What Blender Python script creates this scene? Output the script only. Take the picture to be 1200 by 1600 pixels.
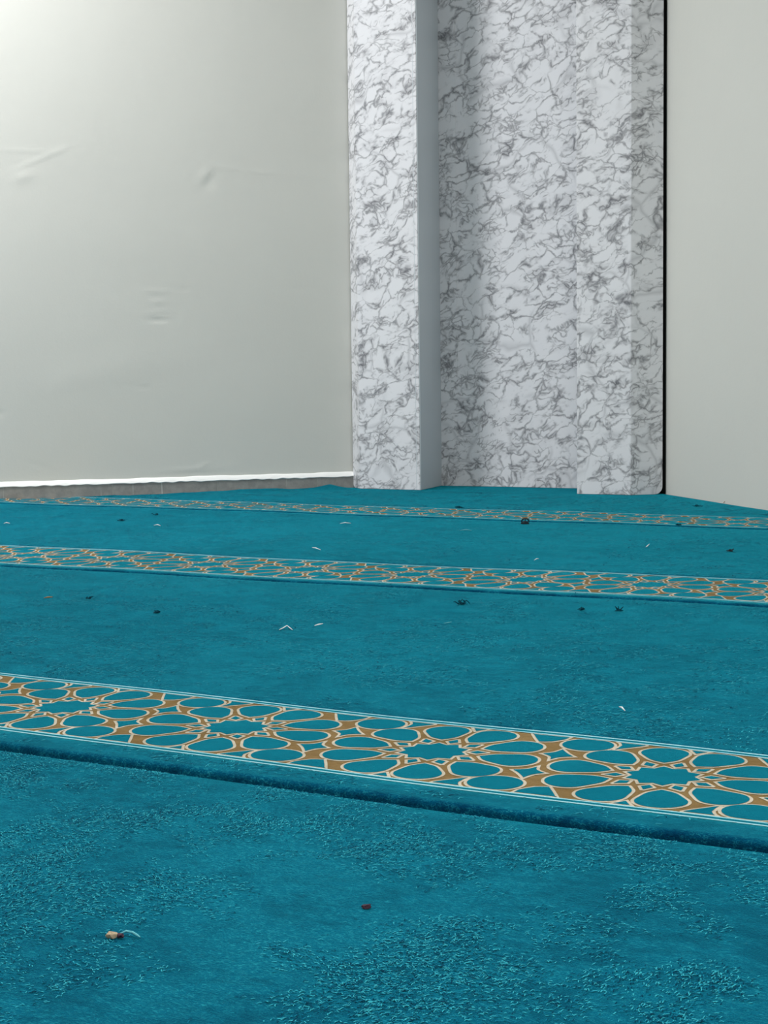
import bpy, bmesh, math, random
from mathutils import Vector, Matrix, noise
random.seed(7)
for o in list(bpy.data.objects): bpy.data.objects.remove(o)
scene = bpy.context.scene
C = scene.collection

# ------------------------------------------------------------------ camera
H_CAM, PITCH, ROLL, YAW = 0.32, 0.0790, -0.0117, 0.5145
fw = Vector((-math.sin(YAW), math.cos(YAW), 0)); rt = Vector((math.cos(YAW), math.sin(YAW), 0)); up = Vector((0, 0, 1))
F = fw*math.cos(PITCH) - up*math.sin(PITCH)
U = fw*math.sin(PITCH) + up*math.cos(PITCH)
Rr = rt*math.cos(ROLL) + U*math.sin(ROLL)
Uu = -rt*math.sin(ROLL) + U*math.cos(ROLL)
cd = bpy.data.cameras.new('camera')
cd.sensor_fit = 'VERTICAL'; cd.sensor_height = 36.0; cd.sensor_width = 27.0
cd.lens = 2404/1600*36.0
cd.clip_start = 0.02
cam = bpy.data.objects.new('camera', cd); C.objects.link(cam)
M = Matrix((Rr, Uu, -F)).transposed().to_4x4(); M.translation = Vector((0, 0, H_CAM))
cam.matrix_world = M
scene.camera = cam

# ------------------------------------------------------------------ world, lights, exposure
w = bpy.data.worlds.new('world'); scene.world = w; w.use_nodes = True
w.node_tree.nodes['Background'].inputs[0].default_value = (0.6, 0.65, 0.7, 1)
w.node_tree.nodes['Background'].inputs[1].default_value = 0.1
scene.view_settings.view_transform = 'Standard'; scene.view_settings.look = 'None'
scene.view_settings.gamma = 1; scene.view_settings.use_curve_mapping = False
scene.view_settings.exposure = 1.17

def area(name, loc, sx, sy, power, col, rz=0.0):
    l = bpy.data.lights.new(name, 'AREA'); l.shape = 'RECTANGLE'; l.size = sx; l.size_y = sy
    l.energy = power; l.color = col
    o = bpy.data.objects.new(name, l); C.objects.link(o); o.location = loc; o.rotation_euler = (0, 0, rz)
    return o
area('ceiling_lamp_near_corner', (-3.30, 2.55, 2.66), 0.6, 0.6, 36, (0.985, 0.99, 1.0), 0.85)
area('ceiling_lamp_room', (0.1, 0.6, 2.66), 1.2, 0.6, 31, (1.0, 1.0, 0.97), 0.85)
area('ceiling_lamp_rear', (-2.4, -0.8, 2.66), 1.2, 0.6, 14, (0.99, 1.0, 1.0), 0.85)

# ------------------------------------------------------------------ helpers
def link(name, bm, mats, parent=None, smooth=False, kind=None, recalc=True):
    if recalc: bmesh.ops.recalc_face_normals(bm, faces=bm.faces)
    me = bpy.data.meshes.new(name); bm.to_mesh(me); bm.free()
    for m in (mats if isinstance(mats, (list, tuple)) else [mats]): me.materials.append(m)
    if smooth:
        for f in me.polygons: f.use_smooth = True
    o = bpy.data.objects.new(name, me); C.objects.link(o)
    if parent: o.parent = parent
    if kind: o['kind'] = kind
    return o
def tag(o, label, cat, group=None):
    o['label'] = label; o['category'] = cat
    if group: o['group'] = group
    return o
def empty(name, loc):
    o = bpy.data.objects.new(name, None); C.objects.link(o); o.location = loc; o.empty_display_size = .05
    return o
def prism(bm, outline, z0, z1):
    """closed plan outline extruded from z0 to z1"""
    lo = [bm.verts.new((x, y, z0)) for x, y in outline]; hi = [bm.verts.new((x, y, z1)) for x, y in outline]
    n = len(outline)
    bm.faces.new(lo[::-1]); bm.faces.new(hi)
    for i in range(n): bm.faces.new((lo[i], lo[(i+1) % n], hi[(i+1) % n], hi[i]))

def smat(name, col, rough=0.6, spec=0.5):
    m = bpy.data.materials.new(name); m.use_nodes = True
    b = m.node_tree.nodes['Principled BSDF']
    b.inputs['Base Color'].default_value = (*col, 1); b.inputs['Roughness'].default_value = rough
    b.inputs['Specular IOR Level'].default_value = spec
    return m
class NT:
    def __init__(s, m): s.m = m; s.t = m.node_tree; s.b = s.t.nodes['Principled BSDF']
    def n(s, typ, ins=None, **kw):
        nd = s.t.nodes.new(typ)
        for k, v in kw.items(): setattr(nd, k, v)
        for k, v in (ins or {}).items(): s.set(nd.inputs[k], v)
        return nd
    def set(s, sock, v):
        if isinstance(v, bpy.types.NodeSocket): s.t.links.new(v, sock)
        else: sock.default_value = v
    def math(s, op, a, b=None, c=None, clamp=False):
        nd = s.t.nodes.new('ShaderNodeMath'); nd.operation = op; nd.use_clamp = clamp
        s.set(nd.inputs[0], a)
        if b is not None: s.set(nd.inputs[1], b)
        if c is not None: s.set(nd.inputs[2], c)
        return nd.outputs[0]
    def noise(s, vec, scale, detail=3, rough=.5, dist=0, dim='3D'):
        nd = s.n('ShaderNodeTexNoise', {'Vector': vec, 'Scale': scale, 'Detail': detail, 'Roughness': rough, 'Distortion': dist})
        return nd.outputs['Fac']
    def ramp(s, v, a, b, lo=0., hi=1.):
        nd = s.n('ShaderNodeMapRange', {'Value': v, 'From Min': a, 'From Max': b, 'To Min': lo, 'To Max': hi}); nd.interpolation_type = 'SMOOTHSTEP'
        return nd.outputs[0]
    def mix(s, f, a, b):
        nd = s.n('ShaderNodeMix', data_type='RGBA')
        s.set(nd.inputs[0], f); s.set(nd.inputs[6], a); s.set(nd.inputs[7], b)
        return nd.outputs[2]
    def mapping(s, vec, rot=(0, 0, 0), scale=(1, 1, 1), loc=(0, 0, 0)):
        return s.n('ShaderNodeMapping', {'Vector': vec, 'Rotation': rot, 'Scale': scale, 'Location': loc}).outputs[0]

# ------------------------------------------------------------------ materials
def wall_paint(name, col):
    m = smat(name, col, .62, .3); t = NT(m)
    co = t.n('ShaderNodeTexCoord').outputs['Object']
    big = t.noise(co, 2.2, 3); fine = t.noise(co, 160, 3, .6)
    mid = t.noise(t.mapping(co, scale=(1, 1, .5)), 9, 4, .55)
    c = t.mix(t.ramp(big, .3, .7), (*[v*.975 for v in col], 1), (*col, 1))
    t.set(t.b.inputs['Base Color'], c)
    h = t.math('ADD', t.math('MULTIPLY', fine, .18), t.math('MULTIPLY', mid, .9))
    bp = t.n('ShaderNodeBump', {'Height': h, 'Strength': .12, 'Distance': .01})
    t.set(t.b.inputs['Normal'], bp.outputs[0])
    return m
M_WALL = wall_paint('cream_wall_paint', (.69, .685, .635))
M_CEIL = smat('white_ceiling_paint', (.8, .8, .78), .8, .2)
M_CAP = smat('white_cap_paint', (.9, .9, .88), .5, .4)
M_GREY = smat('grey_laminate', (.58, .62, .645), .42, .4)
M_GAPSHADE = smat('gap_shade_paint', (.02, .022, .02), .9, .1)  # near-black colour that paints the shade in the gap beside the niche
M_FLOOR = smat('concrete_screed', (.25, .25, .24), .9, .2)

def marble():
    m = smat('white_marble_laminate', (.74, .74, .78), .36, .42); t = NT(m)
    co = t.n('ShaderNodeTexCoord').outputs['Object']
    co = t.mapping(co, scale=(1, 1, 1.0), rot=(0, math.radians(22), 0))
    def warp(c, sc, amt, det=3):
        nz = t.n('ShaderNodeTexNoise', {'Vector': c, 'Scale': sc, 'Detail': det, 'Roughness': .6})
        v = t.n('ShaderNodeVectorMath', {0: nz.outputs['Color'], 1: (.5, .5, .5)}, operation='SUBTRACT')
        v2 = t.n('ShaderNodeVectorMath', {0: v.outputs[0], 'Scale': amt}, operation='SCALE')
        return t.n('ShaderNodeVectorMath', {0: c, 1: v2.outputs[0]}, operation='ADD').outputs[0]
    w1 = warp(co, 7, .10, 2)
    w2 = warp(warp(w1, 38, .026, 2), 95, .007, 2)
    w2 = t.mapping(w2, scale=(.95, .95, 1.6))
    def edge(vec, sc):
        return t.n('ShaderNodeTexVoronoi', {'Vector': vec, 'Scale': sc, 'Randomness': 1.0}, feature='DISTANCE_TO_EDGE').outputs['Distance']
    def vein(d, wid):
        return t.math('POWER', t.math('SUBTRACT', 1.0, t.math('DIVIDE', d, wid, clamp=True), clamp=True), 1.5)
    n1 = t.noise(t.mapping(co, scale=(.7, .7, 1.3)), 14, 3, .6); n2 = t.noise(t.mapping(co, loc=(3, 1, 2), scale=(.7, .7, 1.4)), 17, 3, .6)
    n3 = t.noise(t.mapping(co, loc=(7, 5, 1)), 22, 2, .5); n4 = t.noise(t.mapping(co, loc=(1, 8, 4)), 5, 2, .5)
    va = t.math('MULTIPLY', vein(edge(w2, 15), t.ramp(n3, .3, .7, .04, .17)), t.ramp(n1, .38, .52))
    vb = t.math('MULTIPLY', vein(edge(t.mapping(w2, loc=(2, 3, 4)), 33), t.ramp(n1, .3, .7, .10, .26)), t.ramp(n2, .47, .60))
    vc = t.math('MULTIPLY', vein(edge(t.mapping(w1, loc=(5, 1, 4)), 6), .06), t.ramp(n4, .45, .58))
    v = t.math('MAXIMUM', t.math('MULTIPLY', va, t.ramp(n3, .35, .65, .6, 1.0)), t.math('MULTIPLY', vb, .8))
    v = t.math('MAXIMUM', v, t.math('MULTIPLY', vc, .35))
    # soft grey haze in patches, flat tone inside each pebble
    pv = t.n('ShaderNodeTexVoronoi', {'Vector': w2, 'Scale': 15, 'Randomness': 1.0}, feature='F1')
    tone = t.n('ShaderNodeSeparateColor', {'Color': pv.outputs['Color']}).outputs[0]
    haze = t.math('MULTIPLY', t.ramp(n2, .42, .68), t.ramp(tone, .2, 1.0, .03, .24))
    v = t.math('ADD', t.math('MULTIPLY', v, .85), haze, clamp=True)
    c = t.mix(v, (.80, .795, .82, 1), (.12, .12, .135, 1))
    t.set(t.b.inputs['Base Color'], c)
    return m
M_MARBLE = marble()

def tile_mat():
    m = smat('grey_skirting_tile', (.22, .21, .19), .5, .4); t = NT(m)
    co = t.n('ShaderNodeTexCoord').outputs['Object']
    n1 = t.noise(co, 40, 4, .6)
    c = t.mix(t.ramp(n1, .3, .7), (.25, .245, .23, 1), (.33, .32, .30, 1))
    # thin dribbles of white paint running down from the cap
    dr = t.n('ShaderNodeTexNoise', {'Vector': t.mapping(co, scale=(55, 55, 3)), 'Scale': 1.0, 'Detail': 1})
    c = t.mix(t.math('MULTIPLY', t.ramp(dr.outputs['Fac'], .70, .76), .55), c, (.7, .7, .66, 1))
    t.set(t.b.inputs['Base Color'], c)
    return m
M_TILE = tile_mat()
M_GROUT = smat('tile_joint_grout', (.42, .42, .39), .8, .2)

def pile(name, dark, mid, lite, speck=.5, gold=False):
    m = smat(name, mid, .95, .02); t = NT(m)
    g = t.n('ShaderNodeNewGeometry').outputs['Position']
    co = t.mapping(g, rot=(0, 0, math.radians(20)))
    big = t.noise(co, 3.0, 4, .6); med = t.noise(co, 17, 4, .65, .4)
    streak = t.noise(t.mapping(g, rot=(0, 0, math.radians(-28)), scale=(1, 2.2, 1)), 45, 4, .7, .6)
    fib = t.noise(t.mapping(g, rot=(0, 0, math.radians(35)), scale=(1, 2.6, 1)), 330, 3, .7, 1.0)
    fib2 = t.noise(t.mapping(g, rot=(0, 0, math.radians(-15)), scale=(1, 1.6, 1)), 700, 2, .6)
    base = t.math('ADD', t.math('MULTIPLY', big, .3), t.math('ADD', t.math('MULTIPLY', med, .35), t.math('MULTIPLY', streak, .35)))
    c = t.mix(t.ramp(base, .40, .60), (*dark, 1), (*mid, 1))
    sp = t.math('MULTIPLY', t.ramp(fib, .51, .62), t.ramp(base, .38, .62))
    c = t.mix(t.math('MULTIPLY', sp, speck), c, (*lite, 1))
    c = t.mix(t.math('MULTIPLY', t.ramp(fib2, .52, .64), .35), c, (*dark, 1))
    t.set(t.b.inputs['Base Color'], c)
    h = t.math('ADD', t.math('MULTIPLY', fib, .6), t.math('ADD', t.math('MULTIPLY', fib2, .3), t.math('MULTIPLY', med, 1.0)))
    bp = t.n('ShaderNodeBump', {'Height': h, 'Strength': .55, 'Distance': .004})
    t.set(t.b.inputs['Normal'], bp.outputs[0])
    t.b.inputs['Sheen Weight'].default_value = .75
    t.b.inputs['Sheen Roughness'].default_value = .35
    t.b.inputs['Sheen Tint'].default_value = (.03, .74, .88, 1)
    return m
M_PILE = pile('teal_carpet_pile', (.0002, .032, .080), (.0005, .080, .152), (.02, .27, .34), .75)
M_BTEAL = pile('teal_border_yarn', (.0002, .080, .140), (.0006, .104, .172), (.02, .24, .30), .2)
M_GOLD = pile('gold_border_yarn', (.17, .100, .034), (.23, .142, .055), (.34, .23, .11), .4)
M_CREAM = pile('cream_border_yarn', (.42, .36, .27), (.55, .48, .38), (.7, .66, .58), .5)
M_WHITE = pile('pale_blue_border_yarn', (.30, .56, .62), (.42, .68, .73), (.6, .8, .84), .4)
for mm in (M_GOLD, M_CREAM): mm.node_tree.nodes['Principled BSDF'].inputs['Sheen Weight'].default_value = .1

# ------------------------------------------------------------------ room plan
A1, A2 = Vector((-3.347, 3.525)), Vector((-2.566, 4.411))
B1, B2 = Vector((-1.570, 4.463)), Vector((-1.085, 3.933))
dl = (A2-A1).normalized(); dr = (B2-B1).normalized()
def isect(p, d, q, e):
    k = ((q.x-p.x)*e.y-(q.y-p.y)*e.x)/(d.x*e.y-d.y*e.x); return p+d*k
CORNER = isect(A1, dl, B1, dr)
CL = CORNER-dl*6.6; CR = CORNER+dr*6.4; CB = CL+dr*6.4
nl = Vector((dl.y, -dl.x)); nr = Vector((dr.y, -dr.x))     # into the room
if (Vector((0, 0))-A1).dot(nl) < 0: nl = -nl
if (Vector((0, 0))-B1).dot(nr) < 0: nr = -nr
HC = 2.70

def wall(name, p, q, n, mat, base=-.03):
    bm = bmesh.new(); o = -n*.12
    prism(bm, [p, q, q+o, p+o], base, HC)
    return link(name, bm, mat, kind='structure')

# left wall: fine grid with its trowel marks and dents as relief
def left_wall():
    bm = bmesh.new()
    s0, s1 = -5.2, (CORNER-A1).dot(dl)
    def relief(s, z):
        d = .0006*math.sin(s*3.1+z*2)+.0005*math.sin(z*5.3-s*1.7)
        for (cs, cz, ls, lz, a, sl) in marks:
            ds = s-cs; dz = z-cz-sl*ds
            e = (ds/ls)**2+(dz/lz)**2
            if e < 12: d += 1.1*a*math.exp(-e)
        return d
    marks = [(.498, .549, .030, .0035, -.0022, -.05), (.50, .574, .028, .0035, .0012, .05), (.495, .640, .030, .004, .0013, -.03),
             (.59, .643, .022, .003, -.0010, 0.), (.50, .605, .022, .006, .0010, .1),
             (.675, .985, .020, .026, -.0013, .5), (.665, 1.005, .02, .02, .0016, .6), (.69, 1.04, .05, .005, .0005, -.25),
             (.10, .98, .03, .018, .0014, .2), (.16, 1.04, .08, .006, .0010, .45), (.10, 1.06, .10, .004, .0008, .0),
             (.97, .65, .06, .003, -.0009, 0.), (.86, 1.02, .16, .004, .0006, -.06), (.44, .34, .035, .003, -.0009, -.15),
             (.0, .26, .015, .007, -.0020, .3), (.60, .075, .12, .004, .0012, .04), (.64, .088, .02, .004, .0018, .3), (.12, .10, .05, .003, -.0009, -.4),
             (.30, .38, .2, .05, .0009, .2), (.85, .30, .15, .12, .0010, .1), (.35, .80, .2, .10, .0011, -.2)]
    ss = [s0, -2.5, -1.0, -.3]+[-.05+i*.01 for i in range(0, 131)]+[1.4, s1]
    zs = [-.03]+[i*.0075 for i in range(0, 215)]+[1.75, 2.2, HC]
    grid = []
    for s in ss:
        row = []
        for z in zs:
            d = relief(s, z) if -.06 < s < 1.3 and z < 1.7 else 0
            p = A1+dl*s+nl*d
            row.append(bm.verts.new((p.x, p.y, z)))
        grid.append(row)
    for i in range(len(ss)-1):
        for j in range(len(zs)-1):
            bm.faces.new((grid[i][j], grid[i+1][j], grid[i+1][j+1], grid[i][j+1]))
    # thickness behind
    a = A1+dl*s0-nl*.12; b = A1+dl*s1-nl*.12
    q = [bm.verts.new((a.x, a.y, -.03)), bm.verts.new((b.x, b.y, -.03)), bm.verts.new((b.x, b.y, HC)), bm.verts.new((a.x, a.y, HC))]
    bm.faces.new(q)
    bm.faces.new((grid[0][0], grid[0][-1], q[3], q[0])); 
    o = link('wall_left', bm, M_WALL, smooth=True, kind='structure')
    return o
left_wall()
wall('wall_right', CORNER, CR, nr, M_WALL)
wall('wall_back', CB, CR, -dr, M_WALL)
wall('wall_far', CL, CB, dl, M_WALL)
def slab(name, z0, z1, mat):
    bm = bmesh.new(); prism(bm, [CORNER, CR, CB, CL], z0, z1)
    return link(name, bm, mat, kind='structure')
slab('floor', -.06, -.012, M_FLOOR)
slab('ceiling', HC, HC+.1, M_CEIL)

# ------------------------------------------------------------------ skirting on the left wall
def skirting():
    s_end = 1.170; bm = bmesh.new()
    th = .009
    s = -4.0; joints = []
    j0 = 1.015
    k = -20
    while True:
        a = j0+k*.335; b = a+.335; k += 1
        if a > s_end: break
        a2, b2 = a+.0013, min(b-.0013, s_end)
        if b2 < -4: continue
        p, q = A1+dl*a2, A1+dl*b2
        prism(bm, [p, q, q+nl*th, p+nl*th], -.012, .0385)
    o = link('baseboard_left', bm, M_TILE, kind='structure')
    bm = bmesh.new(); p, q = A1-dl*4, A1+dl*s_end
    prism(bm, [p, q, q+nl*(th-.001), p+nl*(th-.001)], -.012, .038)
    link('trim_1', bm, M_GROUT, kind='structure')
    # white painted, bevelled bead of filler along the top of the tiles
    bm = bmesh.new(); rows = []
    n = 700
    for i in range(n+1):
        s = -4+(4+s_end)*i/n
        wv = .0004*math.sin(s*31)+.0004*math.sin(s*73+1)+.0005*math.sin(s*12.3)
        lowr = .0385+.0008*math.sin(s*57)+.0012*math.sin(s*140+2)*math.sin(s*9)
        prof = [(0, .036), (th+.002, lowr-.002), (th+.0025, lowr), (th-.001, .0445+wv*.5), (.004, .050+wv), (.0, .0525+wv*1.3)]
        p = A1+dl*s
        rows.append([bm.verts.new((p.x+nl.x*d, p.y+nl.y*d, z)) for d, z in prof])
    for i in range(n):
        for j in range(5): bm.faces.new((rows[i][j], rows[i+1][j], rows[i+1][j+1], rows[i][j+1]))
    bm.faces.new(rows[0]); bm.faces.new(rows[-1])
    link('trim_2', bm, M_CAP, kind='structure')
skirting()

# ------------------------------------------------------------------ marble lined niche across the corner
niche = empty('prayer_niche', (-2.05, 4.33, 0))
tag(niche, 'tall marble-patterned prayer niche set diagonally across the room corner, grey inner jamb', 'prayer niche')
NI = Vector((-2.05, 4.33))
def board(name, p, q, th, mat, z0=.0003, z1=2.66, round_q=0.0, round_p=0.0, label=None, bev=.0012):
    """upright board from plan point p to q; thickness th to the left-hand side of p->q; optional rounded bottom corner"""
    p = Vector(p); q = Vector(q); d = (q-p); L = d.length; d.normalize(); n = Vector((-d.y, d.x))*th
    out = []
    def arc(cx, cz, r, a0, a1):
        return [(cx+r*math.cos(a0+(a1-a0)*i/8), cz+r*math.sin(a0+(a1-a0)*i/8)) for i in range(9)]
    out += arc(round_p, z0+round_p, round_p, math.pi, 1.5*math.pi) if round_p else [(0, z0)]
    out += arc(L-round_q, z0+round_q, round_q, -math.pi/2, 0) if round_q else [(L, z0)]
    out += [(L, z1), (0, z1)]
    bm = bmesh.new()
    f = [bm.verts.new((p.x+d.x*s-NI.x, p.y+d.y*s-NI.y, z)) for s, z in out]
    b = [bm.verts.new((p.x+d.x*s+n.x-NI.x, p.y+d.y*s+n.y-NI.y, z)) for s, z in out]
    bm.faces.new(f); bm.faces.new(b[::-1])
    for i in range(len(out)): bm.faces.new((f[i], b[i], b[(i+1) % len(out)], f[(i+1) % len(out)]))
    bmesh.ops.recalc_face_normals(bm, faces=bm.faces)
    o = link(name, bm, mat, niche)
    if bev:
        mo = o.modifiers.new('edge', 'BEVEL'); mo.width = bev; mo.segments = 2; mo.limit_method = 'ANGLE'
    if label: o['label'] = label
    return o
YF = 4.329
pL0 = Vector((-2.536, YF)); pL1 = Vector((-2.314, YF))
pR0 = Vector((-1.776, YF)); pR1 = Vector((-1.607, 4.336))
board('front_panel', pL0, pL1, .016, M_MARBLE)
board('front_panel', pR0, pR1, .016, M_MARBLE)
dist_l = (pL0-A1).dot(nl); dist_r = (pR1-B1).dot(nr)
print('facet distances', dist_l, dist_r)
fl = pL0-nl*(dist_l-.004)
board('side_panel', fl, pL0, .004, M_MARBLE, round_p=.022)
fr = pR1-nr*(dist_r-.012)
board('side_panel', pR1, fr, .004, M_MARBLE, round_q=.024)
kL = Vector((-2.355, 4.556)); kR = Vector((-1.742, 4.572))
board('jamb', pL1+Vector((.0024, .0025)), kL+Vector((.0024, 0)), .016, M_GREY, label='plain grey inner jamb on the left of the recess')
board('jamb', kR+Vector((-.0008, 0)), pR0+Vector((.004, .017)), .016, M_GREY)
board('back_panel', kL+Vector((.0, .003)), kR, .012, M_MARBLE)
board('joint_strip', kL, kL+Vector((.062, .0015)), .0025, M_MARBLE, bev=.0004)
# near-black strip added as painted shade in the gap by the right side panel
gp = pR1-nr*(dist_r-.0015)
board('gap_shade_strip', gp-Vector((dr.x, dr.y))*.05, gp-Vector((dr.x, dr.y))*.004, .001, M_GAPSHADE, bev=0)

# ------------------------------------------------------------------ carpets
def G(x, y, cx, cy, sx, sy, a): return a*math.exp(-((x-cx)/sx)**2-((y-cy)/sy)**2)
SEAMS = [-.09, 1.040, 2.180, 3.408, 4.95]
def wy(x, y):
    """the middle seam does not run quite parallel to the others"""
    g = max(0, min(1, (y-1.45)/.6))*max(0, min(1, (3.25-y)/.65)); g = g*g*(3-2*g)
    return y+.038*(max(-3.0, min(.4, x))+1.25)*g
def zc(x, y):
    z = .0008*math.sin(x*5.1+y*2.3)+.0007*math.sin(y*7.7-x*3.1)+.0006*math.sin(x*13+y*11)
    for k, sy in enumerate(SEAMS[1:4]):
        t = y-sy
        if 0 <= t < .06: z += (.0022, .001, .0008)[k]*(1-t/.06)
        elif -.030 < t < 0: z -= (.0050, .002, .0012)[k]*(1+t/.030)**2
    z *= max(0, min(1, (4.25-y)/.2)) if y > 4.05 else 1
    if y > 3.0:
        s = (Vector((x, y))-A1).dot(dl); dd = (Vector((x, y))-A1).dot(nl)
        kk = max(0, min(1, (1.115-s)/.05))
        z += .013*kk*math.exp(-((s-1.06)/.06)**2)*math.exp(-(dd/.07)**2)
        z += .006*kk*math.exp(-((s-.80)/.16)**2)*math.exp(-(dd/.06)**2)
        z += kk*(.0010*math.sin(s*60)+.0012*math.sin(s*23+1))*math.exp(-(dd/.05)**2)
    return z
def clip(bm, inset=.003):
    for p, n in ((A1, nl), (B1, nr), (CL, (CORNER-CL).normalized()), (CB, None)):
        if n is None: n = -((CORNER-CL).normalized()); p = CR; continue
        co = Vector((p.x, p.y, 0))+Vector((n.x, n.y, 0))*inset
        bmesh.ops.bisect_plane(bm, geom=bm.verts[:]+bm.edges[:]+bm.faces[:], plane_co=co, plane_no=Vector((n.x, n.y, 0)), clear_inner=True)
    n = -dr
    co = Vector((CR.x, CR.y, 0))+Vector((n.x, n.y, 0))*inset
    bmesh.ops.bisect_plane(bm, geom=bm.verts[:]+bm.edges[:]+bm.faces[:], plane_co=co, plane_no=Vector((n.x, n.y, 0)), clear_inner=True)

PER = .2133            # repeat of the star pattern
XSTAR = -.6285         # a star centre
def catmull(pts, sub=4, sharp=()):
    n = len(pts); out = []
    for i in range(n):
        p0, p1, p2, p3 = pts[i-1], pts[i], pts[(i+1) % n], pts[(i+2) % n]
        if i in sharp: p0 = (2*p1[0]-p2[0], 2*p1[1]-p2[1])
        if (i+1) % n in sharp: p3 = (2*p2[0]-p1[0], 2*p2[1]-p1[1])
        for k in range(sub):
            t = k/sub
            f = lambda a, b, c, d: .5*((2*b)+(-a+c)*t+(2*a-5*b+4*c-d)*t*t+(-a+3*b-3*c+d)*t**3)
            out.append((f(p0[0], p1[0], p2[0], p3[0]), f(p0[1], p1[1], p2[1], p3[1])))
    return out
def inset_poly(pts, d):
    n = len(pts); area = sum(pts[i][0]*pts[(i+1) % n][1]-pts[(i+1) % n][0]*pts[i][1] for i in range(n))
    sg = 1 if area > 0 else -1; out = []
    for i in range(n):
        a, b, c = Vector(pts[i-1]), Vector(pts[i]), Vector(pts[(i+1) % n])
        e1 = (b-a); e2 = (c-b)
        if e1.length < 1e-9 or e2.length < 1e-9: out.append(pts[i]); continue
        e1.normalize(); e2.normalize()
        n1 = Vector((-e1.y, e1.x))*sg; n2 = Vector((-e2.y, e2.x))*sg
        m = n1+n2
        if m.length < .2: m = n1
        m = m.normalized(); k = d/max(.35, m.dot(n1))
        q = b+m*k; out.append((q.x, q.y))
    return out
def rot(pts, a, cx=0, cy=0):
    c, s = math.cos(a), math.sin(a); return [(cx+x*c-y*s, cy+x*s+y*c) for x, y in pts]
VB = .466
def cell_set():
    """cells (teal islands with a cream outline) of one repeat, star centre at the origin, unit = one repeat"""
    cells = []
    star = []
    for k in range(10):
        a = math.radians(36*k); star.append((.158*math.cos(a), .158*math.sin(a)))
        a += math.radians(18); star.append((.125*math.cos(a), .125*math.sin(a)))
    cells.append((star, (0, 0)))
    pet = catmull([(.205, 0), (.25, .054), (.31, .083), (.37, .103), (.42, .092), (.458, .054), (.472, 0), (.458, -.054), (.42, -.092), (.37, -.103), (.31, -.083), (.25, -.054)], 3, sharp=(0,))
    gap = [(.143, 0), (.182, .031), (.232, .004), (.232, -.004), (.182, -.031)]
    for k in range(10):
        cells.append((rot(pet, math.radians(36*k)), (.34*math.cos(math.radians(36*k)), .34*math.sin(math.radians(36*k)))))
        a = math.radians(36*k+18); cells.append((rot(gap, a), (.185*math.cos(a), .185*math.sin(a))))
    for sgn in (1, -1):
        kite = catmull([(.5, .045), (.524, .108), (.578, .145), (.530, .190), (.476, .258), (.462, .190), (.422, .145), (.476, .108)], 3, sharp=(0, 2, 4, 6))
        cells.append(([(x*sgn+(1 if sgn < 0 else 0), y*sgn) for x, y in kite], (.5, .15*sgn)))
        ov = [((.546)+.116*math.cos(t*math.pi/12), .360+.110*math.sin(t*math.pi/12)) for t in range(24)]
        cells.append(([(x*sgn+(1 if sgn < 0 else 0), y*sgn) for x, y in ov], (.542*sgn+(1 if sgn < 0 else 0), .362*sgn)))
        t1 = catmull([(.245, .460), (.285, .395), (.330, .328), (.386, .352), (.426, .415), (.43, .463), (.33, .463), (.247, .463)], 2, sharp=(0, 2, 4, 5, 7))
        cells.append(([(x*sgn+(1 if sgn < 0 else 0), y*sgn) for x, y in t1], (.34*sgn+(1 if sgn < 0 else 0), .43*sgn)))
        t2 = catmull([(.735, .455), (.705, .405), (.672, .352), (.72, .375), (.745, .395)], 2, sharp=(0, 2, 4))
        t2 = [(.670, .312), (.712, .366), (.752, .415), (.775, .452), (.765, .463), (.690, .463), (.640, .463), (.672, .41)]
        t2 = catmull(t2, 2, sharp=(0, 4, 6))
        cells.append(([(x*sgn+(1 if sgn < 0 else 0), y*sgn) for x, y in t2], (.71*sgn+(1 if sgn < 0 else 0), .43*sgn)))
        t3 = [(-.045, .462), (0, .395), (.045, .462), (.03, .463), (-.03, .463)]
        cells.append(([(x, y*sgn) for x, y in t3], (0, .46*sgn)))
    return cells
CELLS = cell_set()
OUT = .0135

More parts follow.
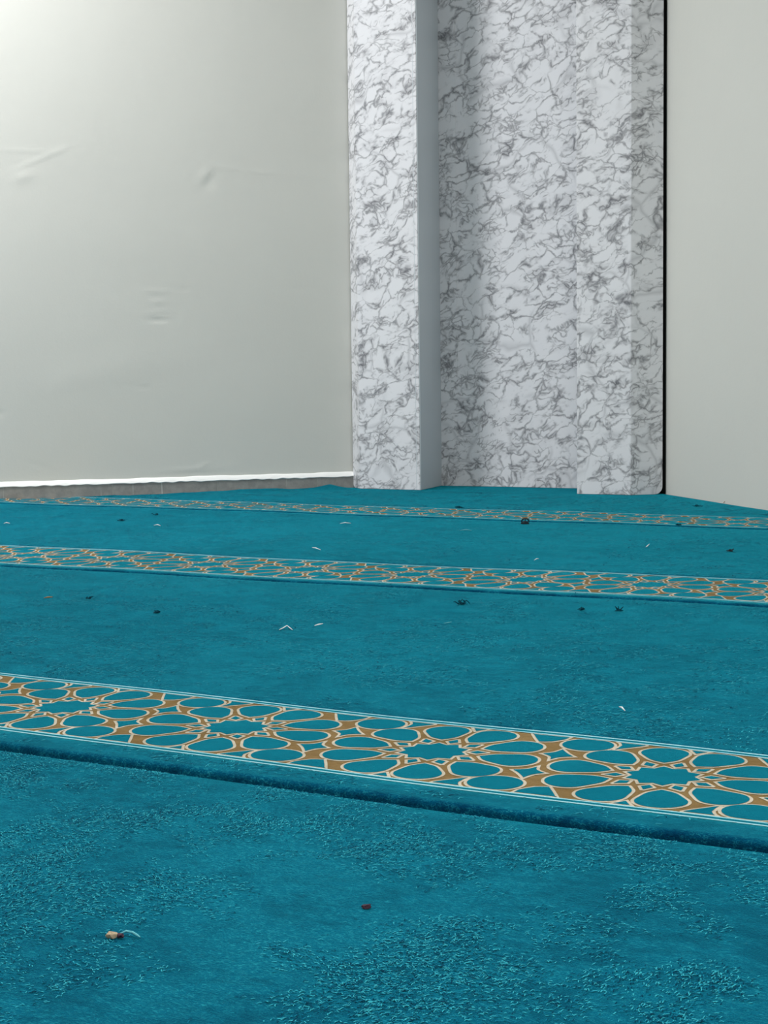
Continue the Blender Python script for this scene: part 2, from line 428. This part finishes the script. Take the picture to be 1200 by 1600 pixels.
def border(carpet, yc, org, ys):
    """patterned band woven into the near edge of a runner (yc = its centre line)"""
    bm = bmesh.new()
    def V(x, y, h): return bm.verts.new((x-org.x, wy(x, y)-org.y, zc(x, y)+h-org.z))
    def strip(y0, y1, h, mi):
        n = 368; xa, xb = -6.0, 3.2; prev = None; ny = 12 if y1-y0 > .05 else 1
        for i in range(n+1):
            x = xa+(xb-xa)*i/n; cur = [V(x, y0+(y1-y0)*j/ny, h) for j in range(ny+1)]
            if prev:
                for j in range(ny):
                    f = bm.faces.new((prev[j], cur[j], cur[j+1], prev[j+1])); f.material_index = mi
            prev = cur
    hw = VB*PER*ys
    strip(yc-hw-.003, yc+hw+.003, -.0002, 0)            # gold ground
    for sg in (1, -1):
        for (a, b, mi) in ((.000, .0030, 3), (.0088, .0122, 3), (.0030, .0088, 1)):
            y0, y1 = yc+sg*(hw+a), yc+sg*(hw+b)
            strip(min(y0, y1), max(y0, y1), .0003, mi)
    for k in range(-24, 18):
        cx = XSTAR+k*PER
        for poly, ctr in CELLS:
            poly = [(x, max(-VB+.005, min(VB-.005, y))) for x, y in poly]
            for off, h, mi in ((-.0065, .0001, 2), (.0062, .0004, 1)):
                pts = inset_poly(poly, off) if off else poly
                vs = [V(cx+PER*x, yc+ys*PER*max(-VB, min(VB, y)), h) for x, y in pts]
                c = V(cx+PER*ctr[0], yc+ys*PER*max(-VB+.02, min(VB-.02, ctr[1])), h)
                for i in range(len(vs)):
                    try:
                        f = bm.faces.new((c, vs[i], vs[(i+1) % len(vs)])); f.material_index = mi
                    except ValueError: pass
    clip_local(bm, org)
    for f in bm.faces:
        if f.normal.z < 0: f.normal_flip()
    bm.normal_update()
    for f in bm.faces:
        if f.normal.z < 0: f.normal_flip()
    o = link('border_band', bm, [M_GOLD, M_BTEAL, M_CREAM, M_WHITE], carpet, recalc=False)
    o['label'] = 'woven border of gold ten-point stars outlined in cream between pale lines'
    return o
def clip_local(bm, org):
    bmesh.ops.translate(bm, verts=bm.verts, vec=org); clip(bm); bmesh.ops.translate(bm, verts=bm.verts, vec=-org)

M_FIB = [smat('pale_teal_pile_tip', (.035, .35, .43), .9, .05), smat('mid_teal_pile_tip', (.004, .15, .235), .9, .05), smat('deep_teal_pile_tip', (.0002, .03, .065), .9, .05)]
FIB = {0: (34000, .0024, .00028, -1.25, .10, .52), 1: (26000, .0038, .00038, -2.5, .2, 0), 2: (14000, .0065, .0006, -3.1, -.2, 0), 3: (7000, .009, .0009, -3.6, -.6, 0)}
def fibres(root, y0, y1, yc, ys=1):
    """loose tips of the cut pile, gathered in brushed patches: far too many to count"""
    idx = min(range(4), key=lambda k: abs(SEAMS[k]-y0)); n, L, wd, xa, xb, ymin = FIB[idx]
    rnd = random.Random(50+idx); vs = []; fs = []; mi = []
    lo = max(y0+.012, ymin); hi = min(y1-.012, 4.30)
    e = VB*PER*ys+.014
    tries = 0
    while len(mi) < n*2 and tries < n*8:
        tries += 1
        x = rnd.uniform(xa, xb); y = rnd.uniform(lo, hi)
        if yc is not None and abs(y-yc) < e: continue
        q = Vector((x, y))
        if (q-A1).dot(nl) < .012 or (q-B1).dot(nr) < .012: continue
        # outside what the visitor sees: skip
        c = Vector((x, y, -H_CAM)); d = c.dot(F)
        if d < .2 or abs(c.dot(Rr)/d) > .30: continue
        p = noise.noise(Vector((x*9, y*9, idx)))+.8*noise.noise(Vector((x*26, y*26, 3)))+.3*noise.noise(Vector((x*70, y*70, 5)))
        if p < rnd.uniform(-.25, .65): continue
        a = .6+1.1*noise.noise(Vector((x*9, y*9, 9)))+rnd.gauss(0, .5)
        l = L*rnd.uniform(.5, 1.3); dx, dy = math.cos(a)*l*.5, math.sin(a)*l*.5
        cv = rnd.uniform(-.3, .3)*l; nx, ny = -math.sin(a), math.cos(a)
        z = zc(x, y)+rnd.uniform(.0002, .0006); up_ = rnd.uniform(.0001, .0008)
        b = len(vs)
        for (sx, sy, zz) in ((x-dx, y-dy, z), (x+nx*cv, y+ny*cv, z+up_), (x+dx, y+dy, z+up_*.3)):
            sy = wy(sx, sy); vs.append((sx-nx*wd, sy-ny*wd, zz)); vs.append((sx+nx*wd, sy+ny*wd, zz))
        fs.append((b, b+2, b+3, b+1)); fs.append((b+2, b+4, b+5, b+3))
        k = rnd.random(); k = 0 if k < .34 else (1 if k < .75 else 2)
        mi += [k, k]
    me = bpy.data.meshes.new('pile_tips'); me.from_pydata(vs, [], fs)
    for m in M_FIB: me.materials.append(m)
    me.polygons.foreach_set('material_index', mi)
    o = bpy.data.objects.new('pile_tips', me); C.objects.link(o); o.parent = root; o['kind'] = 'stuff'
    return o
def runner(y0, y1, yc, label, ys=1.0):
    org = Vector((0, 0, 0))
    root = empty('prayer_carpet', org)
    tag(root, label, 'carpet', 'prayer carpet runners laid side by side')
    bm = bmesh.new()
    r = .0055; g = .0032
    # cross-section rows: rolled near edge, flat, rolled far edge
    rows = [(y0+g, -.011)]+[(y0+g+r-r*math.cos(a*math.pi/12), -r+r*math.sin(a*math.pi/12)) for a in range(0, 7)]
    n = 46; ya, yb = y0+g+r, y1-g-r
    rows += [(ya+(yb-ya)*i/n, 0) for i in range(1, n)]
    rows += [(yb+r*math.sin(a*math.pi/12), -r+r*math.cos(a*math.pi/12)) for a in range(0, 7)]+[(y1-g, -.011)]
    if yc is not None:
        e = VB*PER*ys
        for q in (yc-e-.0105, yc-e-.0120, yc+e+.0105, yc+e+.0120): rows.append((q, 0))
    head, mid, tail = rows[:8], sorted(set(rows[8:8+n-1]+[q for q in rows[8+n-1:] if q[1] == 0 and q[0] < yb-.001])), [q for q in rows[8+n-1:] if not (q[1] == 0 and q[0] < yb-.001)]
    rows = head+mid+tail
    xs = [-6.0+i*.04 for i in range(231)]
    grid = []
    for x in xs:
        jag = .0007*math.sin(x*37)+.0006*math.sin(x*91+y0*5)
        col = []
        for j, (y, z) in enumerate(rows):
            yy = y+(jag if j < 8 else 0)
            col.append(bm.verts.new((x, wy(x, yy), (zc(x, yy)+z-(.0016 if yc is not None and abs(yy-yc) < VB*PER*ys+.0115 else 0)) if z > -.011 else -.0115)))
        grid.append(col)
    for i in range(len(xs)-1):
        for j in range(len(rows)-1):
            bm.faces.new((grid[i][j], grid[i+1][j], grid[i+1][j+1], grid[i][j+1]))
    clip(bm)
    bmesh.ops.recalc_face_normals(bm, faces=bm.faces)
    if sum(f.normal.z for f in bm.faces) < 0:
        bmesh.ops.reverse_faces(bm, faces=bm.faces)
    link('pile_body', bm, M_PILE, root, smooth=True, recalc=False)
    fibres(root, y0, y1, yc, ys)
    if yc is not None: border(root, yc, org, ys)
    return root
runner(SEAMS[0], SEAMS[1], None, 'teal prayer carpet runner nearest the camera, plain deep teal pile flecked with lint')
runner(SEAMS[1], SEAMS[2], 1.1965, 'teal prayer carpet runner second from the camera, its large gold star border in full view')
runner(SEAMS[2], SEAMS[3], 2.343, 'teal prayer carpet runner in the middle distance with a narrow-looking gold star border', 1.25)
runner(SEAMS[3], SEAMS[4], 3.562, 'farthest teal prayer carpet runner, reaching the walls and the marble niche', 1.18)

# ------------------------------------------------------------------ litter on the carpet
M_THREAD = smat('white_thread', (.75, .80, .80), .7, .2)
M_TTHREAD = smat('pale_teal_fibre', (.12, .42, .48), .8, .2)
M_CRUMB = smat('tan_crumb', (.36, .28, .19), .8, .2)
M_RED = smat('dull_red_crumb', (.055, .025, .04), .7, .2)
M_FLUFF = smat('dark_teal_fluff', (.002, .050, .075), .9, .1)
M_BUG = smat('near_black_lump', (.006, .014, .02), .7, .3)
M_STRAW = smat('straw_brown', (.30, .17, .07), .7, .2)
def tube(bm, pts, r, seg=6, lift=True):
    rings = []
    for i, p in enumerate(pts):
        p = Vector(p); a = Vector(pts[max(0, i-1)]); b = Vector(pts[min(len(pts)-1, i+1)]); d = (b-a).normalized()
        s = d.cross(Vector((0, 0, 1)))
        s = s.normalized() if s.length > 1e-6 else Vector((1, 0, 0)); u = s.cross(d)
        rr = r*(.45 if i in (0, len(pts)-1) else 1)
        rings.append([bm.verts.new(p+(s*math.cos(2*math.pi*k/seg)+u*math.sin(2*math.pi*k/seg))*rr) for k in range(seg)])
    for i in range(len(rings)-1):
        for k in range(seg): bm.faces.new((rings[i][k], rings[i][(k+1) % seg], rings[i+1][(k+1) % seg], rings[i+1][k]))
    bm.faces.new(rings[0][::-1]); bm.faces.new(rings[-1])
def lump(bm, c, sx, sy, sz, seed, rough=.25):
    rnd = random.Random(seed)
    g = bmesh.ops.create_icosphere(bm, subdivisions=2, radius=1)
    for v in g['verts']:
        k = 1+rnd.uniform(-rough, rough)
        v.co = Vector((v.co.x*sx*k+c[0], v.co.y*sy*k+c[1], max(v.co.z*sz*k, -sz*.6)+c[2]))
E1 = Vector((math.cos(YAW), math.sin(YAW)))     # sideways as seen by the visitor
E2 = Vector((-math.sin(YAW), math.cos(YAW)))
def thread(x, y, pts, r, mat, label, name='thread', cat='thread', group='stray threads on the carpet'):
    z = zc(x, y)+.0012
    bm = bmesh.new()
    P = [(E1.x*a+E2.x*b, E1.y*a+E2.y*b, c+r) for a, b, c in pts]
    tube(bm, P, r)
    o = link(name, bm, mat, smooth=True); o.location = (x, y, z); tag(o, label, cat, group); return o
def crumb(x, y, s, mat, label, seed, name='crumb', cat='crumb', group=None):
    bm = bmesh.new(); lump(bm, (0, 0, s[2]*.6), s[0], s[1], s[2], seed)
    o = link(name, bm, mat); o.location = (x, y, zc(x, y)+.0005); o.rotation_euler = (0, 0, YAW); tag(o, label, cat, group); return o
def fluff(x, y, w, h, label, seed, mat=None):
    """small tangle of fibres"""
    rnd = random.Random(seed); bm = bmesh.new(); mat = mat or M_FLUFF; w *= .75; h *= .7
    for k in range(9):
        a = rnd.uniform(-w, w)*.6; b = rnd.uniform(-w, w)*.5
        pts = [(a, b, 0)]
        for j in range(4): pts.append((pts[-1][0]+rnd.uniform(-w, w)*.5, pts[-1][1]+rnd.uniform(-w, w)*.4, max(0, min(h, pts[-1][2]+rnd.uniform(-h, h)*.7))))
        P = [(E1.x*p+E2.x*q, E1.y*p+E2.y*q, c+.0008) for p, q, c in pts]; tube(bm, P, .0008, 5)
    lump(bm, (0, 0, h*.25), w*.5, w*.4, h*.3, seed, .4)
    o = link('fluff_tuft', bm, mat); o.location = (x, y, zc(x, y)+.0006); tag(o, label, 'fluff', 'fluff tufts on the carpet'); return o

cr = empty('seed_husk', (-.577, .689, zc(-.577, .689)))
tag(cr, 'tan seed husk with a pale fibre tail on the nearest carpet, lower left', 'husk')
bm = bmesh.new()
lump(bm, (0, 0, .0020), .0034, .0024, .0023, 3, .22); o = link('husk_body', bm, M_CRUMB, cr); o.rotation_euler = (0, 0, YAW)
bm = bmesh.new(); lump(bm, (E1.x*.005, E1.y*.005, .0016), .002, .0018, .0018, 4, .3); link('husk_tip', bm, M_RED, cr)
bm = bmesh.new(); tube(bm, [(E1.x*a+E2.x*b, E1.y*a+E2.y*b, c) for a, b, c in [(.004, .002, .002), (.008, .003, .0035), (.012, .002, .003), (.015, 0, .002), (.017, -.002, .0015)]], .0007); link('fibre_tail', bm, M_TTHREAD, cr)
crumb(-.469, .802, (.0032, .002, .0016), M_RED, 'tiny dull red crumb on the nearest carpet, near the middle', 11)
thread(-1.129, 1.726, [(-.0095, -.004, 0), (-.005, .004, .001), (0, .013, .003), (.004, .006, .001), (.0085, -.006, 0)], .0007, M_THREAD, 'white thread bent into an upside-down V on the carpet beyond the big star border')
thread(-1.107, 1.774, [(-.006, -.004, 0), (0, 0, .001), (.005, .006, .001)], .0011, M_THREAD, 'short thick white thread just right of the V-shaped thread')
thread(-.534, 1.417, [(-.002, .006, .002), (0, .002, .0022), (.0022, -.004, 0)], .0010, M_THREAD, 'small white sliver on teal pile just above the big star border at right')
thread(-.952, 1.859, [(-.006, 0, 0), (0, -.001, .001), (.005, .004, .001)], .0006, M_TTHREAD, 'fine pale fibre to the right of the two white threads')
thread(-1.047, 2.92, [(-.005, -.012, 0), (0, 0, .001), (.006, .014, .003)], .0010, M_THREAD, 'pale curved thread on the carpet between the two far borders at right')
thread(-1.155, 2.52+.10, [(-.006, -.008, 0), (0, 0, .002), (.004, .004, .001)], .0009, M_THREAD, 'pale thread on the carpet beyond the middle border, right of centre')
thread(-1.64, 2.62, [(-.008, .02, .001), (0, 0, .002), (.010, -.016, 0)], .0011, M_THREAD, 'slanting white thread just beyond the middle border, left of centre')
thread(-2.28, 2.93, [(-.010, .010, 0), (0, 0, .002), (.008, -.004, 0)], .0014, M_THREAD, 'white scrap of thread between the far borders, left part')
thread(-2.684, 2.847, [(-.007, 0, 0), (0, 0, .002), (.008, .002, 0)], .0016, M_THREAD, 'white scrap of thread at the far left edge of the carpet')
thread(-1.90, 3.17, [(-.012, 0, 0), (0, 0, .002), (.014, .004, 0)], .0013, M_THREAD, 'short white fibre just in front of the farthest border, centre left')
thread(-1.54, 3.10, [(-.014, .004, 0), (0, 0, .002), (.012, .0, 0)], .0013, M_TTHREAD, 'pale blue fibre in front of the farthest border, left of the dark lump')
thread(-1.255, 4.120, [(-.006, -.002, -.001), (0, 0, .004), (.006, .002, .013)], .0010, M_STRAW, 'thin brown twig sticking up at the foot of the right wall')
thread(-1.632, 1.817, [(-.006, 0, 0), (0, .002, .001), (.007, .003, .001)], .0013, M_STRAW, 'brown straw bit on the carpet at the left below the middle border')
# near-black ring shaped lump touching the farthest border
bm = bmesh.new()
lump(bm, (0, 0, .003), .010, .007, .0045, 21, .2)
tube(bm, [(E1.x*.009*math.cos(a)+0, E1.y*.009*math.cos(a), .007+.006*math.sin(a)) for a in [i*math.pi/8 for i in range(-1, 10)]], .0018, 6)
tube(bm, [(0, 0, .003), (0, 0, .012)], .0022, 6)
o = link('plastic_clip', bm, M_BUG); o.location = (-1.5, 3.335, zc(-1.5, 3.335)); tag(o, 'near-black looped bit of plastic on the pile in front of the farthest border', 'litter')
fluff(-1.019, 2.036, .010, .010, 'dark teal tuft of fluff just in front of the middle border, centre right', 31)
fluff(-.837, 2.058, .007, .005, 'flat dark fluff below the middle border, left of the spiky tuft', 32)
fluff(-.784, 2.068, .006, .008, 'spiky dark fluff tuft below the middle border at right', 33)
fluff(-1.572, 1.845, .006, .004, 'tiny dark fluff beside the brown straw bit at left', 34)
fluff(-1.386, 1.771, .008, .004, 'small dark fluff lying above the V-shaped thread, left of centre', 35)
fluff(-.872, 2.903, .010, .006, 'dark fluff on the far carpet at the right edge', 36, M_BUG)
fluff(-1.866, 3.612+.10, .014, .007, 'dark fluff on the farthest border in front of the niche', 37)
fluff(-2.486, 3.193, .010, .006, 'dark fluff between the far borders on the left', 38)
fluff(-2.46, 3.02, .012, .005, 'dark teal fluff left of the other far-left tuft', 39)
fluff(-1.285, 3.973, .014, .005, 'dark fluff in front of the right wall near the twig', 40)
fluff(-1.15, 3.42, .012, .004, 'small dark fluff on the edge of the farthest border at right', 41)
